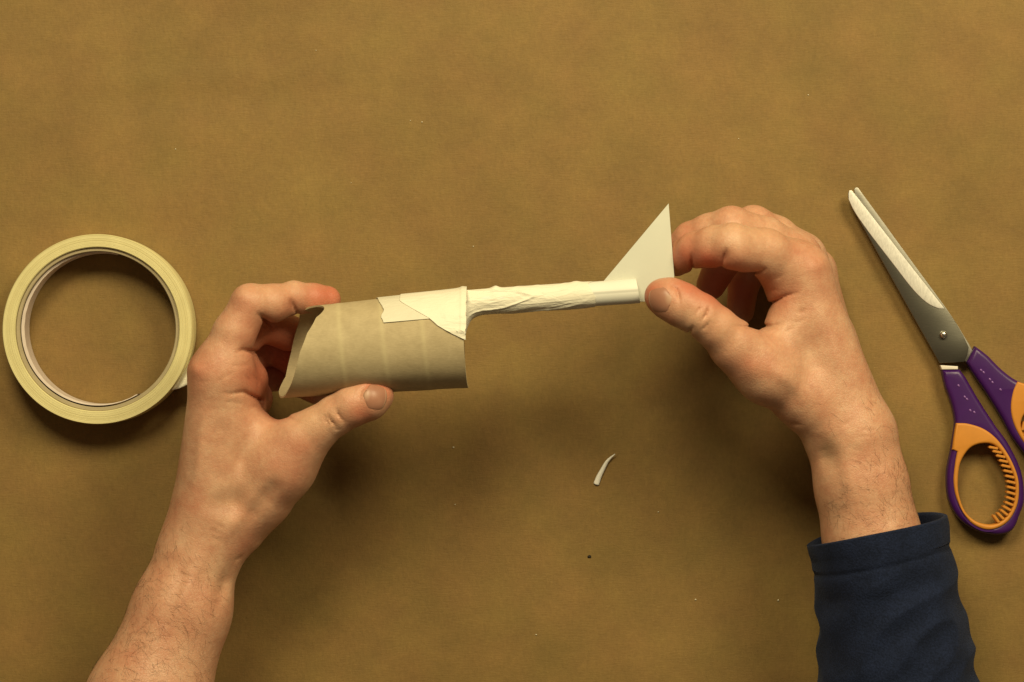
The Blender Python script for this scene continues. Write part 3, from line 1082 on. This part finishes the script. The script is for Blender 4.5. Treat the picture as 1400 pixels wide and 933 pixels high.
def build_boom():
    nph, nu = 64, 80
    rows = []
    for x in np.linspace(600, 872, nu):
        cy, r = boom_line(x)
        ring = []
        for k in range(nph):
            ph = 2 * math.pi * k / nph
            xe = x + (3.0 * math.sin(ph) if x > 871 else 3.0 * math.sin(ph) * (x - 600) / 272)
            c = P(xe, cy, ZB)
            R = rmm(r, ZB) - 0.15
            # the roll's overlapping edge spirals a little
            R += 0.35 * (ph / (2 * math.pi)) - 0.15
            ring.append(c + np.array([0, -R * math.sin(ph), R * math.cos(ph)]))
        rows.append(ring)
    # rolled wall: turn inwards at the open end
    last = np.array(rows[-1])
    cen = last.mean(0)
    for dep, sc in ((0.0, 0.93), (8.0, 0.90), (20, 0.86)):
        rows.append([cen + (p - cen) * sc + np.array([-dep, -dep * 0.071, 0]) for p in last])
    me = sharp_by_angle(grid_mesh("boom", np.array(rows), False, True), 50)
    link("tail_boom", me, M['card'], toy)

    # crumpled tape wound round the boom
    nph, nu = 150, 260
    G = np.zeros((nu, nph, 3))
    for i, x in enumerate(np.linspace(636, 812, nu)):
        for k in range(nph):
            ph = 2 * math.pi * k / nph - math.pi      # 0 faces the camera
            # the tape's end runs askew round the boom
            xe = x
            lim = 806 + 9 * math.sin(ph * 1.0 + 0.6) + 3 * mnoise.noise(Vector((math.cos(ph) * 2, math.sin(ph) * 2, 4)))
            if ph < -1.0:
                lim += 14 * min((-1.0 - ph) / 0.5, 1)
            xe = 636 + (x - 636) * (lim - 636) / (812 - 636)
            cy, r = boom_line(xe)
            R = rmm(r, ZB)
            y = cy + r * math.sin(ph)
            fl = max(0, (665 - xe) / 28.0)
            # long slanting wrinkles
            q = y - cy + 0.05 * (xe - 640) + 4 * mnoise.noise(Vector((xe * 0.012, 0, 5)))
            n1 = mnoise.noise(Vector((xe * 0.009 + 2, q * 0.085, math.cos(ph) * 0.5)))
            n2 = mnoise.noise(Vector((xe * 0.02 + 4, q * 0.16 - xe * 0.006, 3 + math.cos(ph) * 0.5)))
            fade = min(1, max(0, (lim - xe) / 40.0))
            e = 0.20 + fade * (0.5 * max(0, 1 - abs(n1) * 7) ** 1.5 + 0.14 * max(0, 1 - abs(n2) * 8) + 0.3 * n1)
            e += 0.9 * math.exp(-((xe - 677) / 6.0) ** 2 - ((ph + 1.4) / 0.7) ** 2)
            e += 0.6 * math.exp(-((xe - 787) / 7.0) ** 2 - ((ph + 1.5) / 0.4) ** 2)
            e += fade * 0.8 * math.exp(-((xe - 798) / 22.0) ** 2 - ((ph - 1.5) / 0.4) ** 2)
            # flares towards the tube
            e += 1.2 * min(fl, 1.2) ** 2 * max(0, math.sin(ph)) ** 2 + 8.0 * math.exp(-(xe - 636) / 5.0) * max(0, math.sin(ph)) ** 1.5
            e += 0.7 * min(fl, 1.2) ** 2 * max(0, math.cos(ph))
            c = P(xe, cy, ZB)
            G[i, k] = c + np.array([0, -(R + e) * math.sin(ph), (R + e) * math.cos(ph)])
    me = grid_mesh("boom_tape", G, False, True)
    link("masking_tape", me, M['tape'], toy)
build_boom()

def build_fin():
    out = [(819, 392), (914.0, 278.5), (921.8, 377), (921, 396), (912, 413), (826, 412)]
    me = slab("fin", [out], ZB - 2.6, ZB - 2.0, 0.12, 1)
    # slight lean and curl of the card
    for v in me.vertices:
        t = max(0, (v.co.y - 0.022) / 0.04)
        v.co.z += 0.0011 * t * t
    link("tail_fin", me, M['fin'], toy)
build_fin()

# ---------------------------------------------------------------- roll of masking tape
def tape_roll():
    root = empty("tape_roll")
    tag(root, "roll of cream masking tape lying flat left of the hands", "tape roll")
    HT = 18.0
    c = P(133.0, 450.5, HT)
    def lathe(name, prof, mat, a0=0, a1=2 * math.pi, n=160, wob=0.0, seed=0):
        full = abs(a1 - a0 - 2 * math.pi) < 1e-6
        rows = []
        for i in range(n if full else n + 1):
            a = a0 + (a1 - a0) * i / n
            w = wob * mnoise.noise(Vector((math.cos(a) * 1.5, math.sin(a) * 1.5, seed)))
            rows.append([c + np.array([(r + w) * math.cos(a), (r + w) * math.sin(a), z - HT]) for r, z in prof])
        return link(name, sharp_by_angle(grid_mesh(name, np.array(rows), full, True), 35), mat, root)
    ro, ri = rmm(130, HT), rmm(112, HT)
    prof = [(ri, HT - 0.4), (ri + 0.4, HT)]
    # the wound layers show as very fine ridges on the side
    m = 46
    for k in range(1, m):
        prof.append((ri + 0.4 + (ro - ri - 0.8) * k / m, HT - 0.12 * mnoise.noise(Vector((k * 1.7, 0, 0))) - 0.06))
    prof += [(ro - 0.35, HT), (ro, HT - 0.5), (ro + 0.05, HT * 0.5), (ro, 0.9), (ro - 0.4, 0.45), (ri + 0.3, 0.45), (ri, 0.9)]
    wind = lathe("tape_winding", prof, M['tapeside'], wob=0.15, seed=2)
    at = wind.data.attributes.new('layer', 'FLOAT', 'POINT')
    tones = rng.uniform(0.15, 1, len(prof))
    at.data.foreach_set('value', np.tile(tones, 160).astype(np.float32))
    r1 = ri - 0.05
    lathe("core", [(r1, HT - 1.6), (r1 - 0.3, HT - 1.4), (r1 - 1.5, HT - 1.5), (r1 - 1.8, HT - 1.9), (r1 - 1.8, 0.6), (r1, 0.6)], M['core'], wob=0.12, seed=5)
    # loosened inner ply of the core
    rows = []
    n = 110
    for i in range(n + 1):
        t = i / n
        a = math.radians(75 + t * 226)
        lift = (t ** 1.5) * 1.7
        rr = r1 - 1.85 - 0.7 * lift * min(1, (1 - t) * 1.0 + 0.55)
        th = 0.35 + 1.1 * math.sin(math.pi * min(1, t * 1.02)) ** 1.3
        zt = HT - 4.0 + 1.2 * math.sin(t * 2.6) + 0.25 * mnoise.noise(Vector((t * 14, 0, 0)))
        jag = 0.18 * mnoise.noise(Vector((t * 45, 1, 0)))
        rows.append([c + np.array([q * math.cos(a), q * math.sin(a), z - HT]) for q, z in
                     ((rr, zt + jag), (rr - th + jag, zt - 0.3), (rr - th, 0.8), (rr, 0.8))])
    link("core_liner", sharp_by_angle(grid_mesh("core_liner", np.array(rows), False, True), 40), M['liner'], root)
    # peeled free end of the tape beside the hand
    low = catmull([(222, 536, 13), (236, 533.5, 13), (250, 529, 14), (263, 521, 16), (290, 503, 18.0)], 8, False)
    top = catmull([(240, 512, 5), (250, 501, 6), (262, 490, 8), (285, 473, 10), (306, 454, 12)], 8, False)
    G = np.array([[P(*(a + (b - a) * t)) + np.array([0, 0, 1.6 * math.sin(math.pi * t)]) for t in np.linspace(0, 1, 12)] for a, b in zip(low, top)])
    link("tape_end", sheet("tape_end", G, 0.3), M['tape'], root)
tape_roll()

# ---------------------------------------------------------------- scissors
def scissors():
    root = empty("scissors")
    tag(root, "steel scissors with purple handles and ribbed orange grips lying closed", "scissors")
    piv = np.array([1290.0, 458.0])
    ax = np.array([0.534, 0.845]); ax /= np.linalg.norm(ax)
    def mirror(pts):
        out = []
        for p in pts:
            d = np.array(p[:2]) - piv
            out.append(piv + 2 * (d @ ax) * ax - d + np.array([-3.0, -2.0]))
        return out[::-1]
    # lower blade
    lower = [(1167.5, 259), (1170, 256.5), (1173, 257), (1181, 268), (1203, 298), (1227, 331), (1251, 364), (1279, 402), (1295, 424), (1309, 445), (1324, 470), (1338, 496),
             (1328, 503), (1306, 480), (1280, 440), (1250, 395), (1215, 345), (1185, 298), (1169, 268)]
    link("blade", slab("blade_lower", [lower], 3.0, 4.9, 0.25, 1), M['steel2'], root)
    # upper blade: dull body and ground edge
    upper = [(1159.7, 263.5), (1161.5, 260.5), (1164, 260), (1166.5, 262.5), (1183, 283.5), (1210, 318), (1240, 356.5), (1268, 392), (1293, 423), (1306, 441), (1317, 460), (1324, 475),
             (1322, 486), (1318, 495), (1284, 496.5), (1271, 473.5), (1247, 431), (1224, 390), (1201, 349), (1181, 313), (1167, 288.5), (1161.5, 277), (1159.4, 269)]
    b = link("blade", slab("blade_upper", [upper], 5.1, 7.0, 0.3, 1), M['steel'], root)
    edge = catmull([(1159.9, 265), (1163, 260.6), (1176, 275), (1210, 318.4), (1240, 357), (1268, 392.5), (1292, 422.6)], 5, False) + \
           catmull([(1284, 422.5), (1268, 415), (1248, 396), (1220, 360), (1190, 321), (1169, 291), (1160.2, 273)], 5, False)
    link("ground_edge", slab("ground_edge", [edge], 6.4, 7.35, 0.3, 2), M['ground'], b)
    # pivot
    bm = bmesh.new()
    pr = [(0.0, 9.0), (0.8, 8.95), (1.45, 8.6), (1.75, 8.0), (1.8, 6.6)]
    cp = P(piv[0], piv[1], 8)
    rows = []
    for k in range(28):
        a = 2 * math.pi * k / 28
        rows.append([cp + np.array([max(r, 0.01) * math.cos(a), max(r, 0.01) * math.sin(a), z - 8]) for r, z in pr])
    bm.free()
    sc = link("pivot_screw", sharp_by_angle(grid_mesh("pivot_screw", np.array(rows)[::-1], True, False), 50), M['screw'], root)
    link("screw_slot", slab("screw_slot", [[(1287, 455.4), (1288, 454.6), (1293, 460.6), (1292, 461.4)]], 8.5, 9.06, 0.05, 1), M['steel'], sc)
    # bolster at the top of the near handle
    link("bolster", slab("bolster", [[(1284.5, 499.5), (1308.5, 501), (1308.7, 505.4), (1286.5, 505.6)]], 3.0, 8.6, 0.4, 2), M['bolster'], root)

    out_ring = [(1299, 617), (1293.5, 646), (1295, 678), (1305, 702), (1321, 718), (1343, 728.5), (1368, 730.5), (1384, 723), (1393, 703), (1399, 682), (1395, 645),
                (1378, 608), (1359, 581), (1337, 547), (1319, 516)]
    body = catmull(out_ring, 5, False) + [np.array(p, float) for p in [(1311, 505.5), (1286.5, 506), (1288.5, 517)]] + \
        catmull([(1291, 528), (1300, 553), (1304.5, 577), (1302, 598), (1299, 617)], 4, False)[:-1]
    hole = catmull([(1321, 588), (1341, 592), (1358, 604), (1373, 625), (1384, 648), (1387, 666), (1385, 688), (1374, 708), (1357, 719), (1340, 718), (1323, 706),
                    (1310, 683), (1306, 659), (1307, 636), (1311, 612)], 5)
    grip_out = catmull([(1305.5, 578.5), (1321, 579), (1342.6, 586), (1361, 600), (1377, 622), (1388, 646), (1391.5, 666), (1389, 690), (1377, 712), (1358, 723), (1339, 722),
                        (1321, 709.5), (1307, 684), (1302, 659), (1304, 634), (1307, 617.5)], 5, False) + [np.array((1300.2, 614.5)), np.array((1302.5, 598.0))]
    grip_in = catmull([(1321, 616), (1333, 608), (1349, 606), (1361, 611), (1373, 626), (1384, 650), (1386.5, 668), (1383.5, 690), (1373.5, 707), (1356, 717), (1334, 713), (1318, 699),
                       (1310, 678), (1308, 659), (1311, 634)], 5)
    ribpath = catmull([(1360, 611.5), (1373, 627), (1383.5, 651), (1386, 668), (1383, 690), (1373, 706.5), (1359, 716)], 20, False)
    ribpath = np.array(ribpath)
    sl = np.concatenate([[0], np.cumsum(np.linalg.norm(np.diff(ribpath, axis=0), axis=1))])
    # one rib, shared
    rb = bmesh.new()
    bmesh.ops.create_cube(rb, size=1)
    bmesh.ops.scale(rb, vec=(0.0044, 0.00125, 0.0056), verts=rb.verts)
    bmesh.ops.bevel(rb, geom=rb.edges, offset=0.00028, segments=2, affect='EDGES')
    ribme = bpy.data.meshes.new("grip_rib"); rb.to_mesh(ribme); rb.free()
    ribme.materials.append(M['orange'])
    def handle(mir, dz, marks):
        fx = (lambda p: mirror(p)) if mir else (lambda p: [np.array(q) for q in p])
        h = link("handle", slab("handle", [fx(body), fx(hole)], 0.5 + dz, 9.0 + dz, 2.3, 4), M['purple'], root)
        g = link("grip", slab("grip", [fx(grip_out), fx(grip_in)], 0.9 + dz, 9.7 + dz, 1.0, 3), M['orange'], root)
        n = 16
        for i in range(n):
            d = sl[-1] * (i + 0.3) / n
            x, y = np.interp(d, sl, ribpath[:, 0]), np.interp(d, sl, ribpath[:, 1])
            x2, y2 = np.interp(min(d + 2, sl[-1]), sl, ribpath[:, 0]), np.interp(min(d + 2, sl[-1]), sl, ribpath[:, 1])
            # ribs lean a little towards the pivot
            f = i / (n - 1)
            dr = np.array([np.interp(f, [0, 0.5, 1], [1.0, 1.0, 0.62]), np.interp(f, [0, 0.5, 0.75, 1], [0.2, 0.22, 0.35, 0.80])])
            dr /= np.linalg.norm(dr)
            q = np.array([np.array([x, y]) - dr * 11.5, np.array([x, y]) + dr * 1.2])
            pa, pb = q
            if mir:
                pb, pa = mirror([pa, pb])
            m_ = P(*(0.5 * (pa + pb)), 6)
            d_ = P(*pb, 6) - P(*pa, 6)
            r = bpy.data.objects.new("grip_rib", ribme)
            C.objects.link(r)
            r.parent = g
            r.location = (m_[0] * 0.001, m_[1] * 0.001, (6.9 + dz) * 0.001)
            r.rotation_euler = (0, 0, math.atan2(d_[1], d_[0]))
        for (x, y) in marks:
            p = P(x, y, 9)
            bm = bmesh.new()
            bmesh.ops.create_uvsphere(bm, u_segments=10, v_segments=6, radius=0.00065)
            bmesh.ops.scale(bm, vec=(1.2, 0.8, 0.6), verts=bm.verts)
            me = bpy.data.meshes.new("raised_mark"); bm.to_mesh(me); bm.free()
            me.polygons.foreach_set('use_smooth', [True] * len(me.polygons))
            o = link("raised_mark", me, M['mark'], h)
            o.location = (p[0] * 0.001, p[1] * 0.001, (9.0 + dz) * 0.001)
            o.rotation_euler = (0, 0, -0.9)
    handle(False, 0.3, [(1310.5, 527.5), (1319, 543), (1322, 546), (1326.5, 561.5), (1332, 564)])
    handle(True, 0.0, [(1341.5, 506.5), (1345, 509.5), (1353.5, 519), (1357, 523), (1368, 533)])
scissors()

# ---------------------------------------------------------------- cut-off sliver of card and crumbs
def sliver():
    mid = catmull([(815.0, 663), (818.5, 653), (823.5, 643), (829.5, 632), (835, 626), (841, 621)], 6, False)
    n = len(mid)
    G = np.zeros((n, 9, 3))
    for i, p in enumerate(mid):
        t = i / (n - 1)
        a = mid[min(i + 1, n - 1)] - mid[max(i - 1, 0)]
        a /= np.linalg.norm(a)
        nn = np.array([-a[1], a[0]])
        w = 3.9 * (1 - t) ** 0.75 + 0.35
        if i == 0:
            w *= 0.7
        for j in range(9):
            s = j / 4.0 - 1
            q = p + nn * w * s
            G[i, j] = P(q[0], q[1], 0.4 + table_z(825, 643) + 1.1 * (1 - s * s) * (1 - t * 0.6) * 0.6 + 1.4 * t)
    o = link("paper_offcut", sheet("paper_offcut", G[:, ::-1], 0.3), M['sliver'])
    tag(o, "thin curved white offcut of card lying on the brown paper", "paper scrap")
sliver()

def crumbs():
    vs_, fs = [], []
    spots = [(620, 612, 0.55), (622, 690, 0.35), (951, 820, 0.5), (1064, 821, 0.6), (240, 204, 0.4), (432, 69, 0.35), (577, 167, 0.35), (647, 337, 0.4),
             (346, 394, 0.55), (733, 868, 0.4), (561, 165, 0.3), (900, 700, 0.3), (480, 250, 0.3), (1105, 130, 0.35), (1010, 190, 0.3)]
    for x, y, r in spots:
        bm = bmesh.new()
        bmesh.ops.create_icosphere(bm, subdivisions=1, radius=r)
        b0 = len(vs_)
        c = P(x, y, 0.2) + np.array([0, 0, table_z(x, y)])
        sx, sy = random.uniform(0.7, 1.3), random.uniform(0.6, 1.1)
        for v in bm.verts:
            vs_.append(c + np.array([v.co.x * sx, v.co.y * sy, v.co.z * 0.5]) + rng.normal(0, 0.05, 3))
        fs += [tuple(b0 + v.index for v in f.verts) for f in bm.faces]
        bm.free()
    o = link("paper_crumbs", mesh_from("crumbs", vs_, fs), M['crumb'])
    o['kind'] = 'stuff'
    bm = bmesh.new()
    bmesh.ops.create_icosphere(bm, subdivisions=2, radius=0.8)
    c = P(806, 761, 0.3) + np.array([0, 0, table_z(806, 761)])
    V = [c + np.array([v.co.x * 1.2, v.co.y * 0.8, v.co.z * 0.6]) * (1 + 0.3 * mnoise.noise(v.co * 2)) for v in bm.verts]
    F = [tuple(v.index for v in f.verts) for f in bm.faces]
    bm.free()
    o = link("dark_speck", mesh_from("dark_speck", V, F), M['grit'])
    tag(o, "tiny black speck of grit on the brown paper below the offcut", "speck")
crumbs()
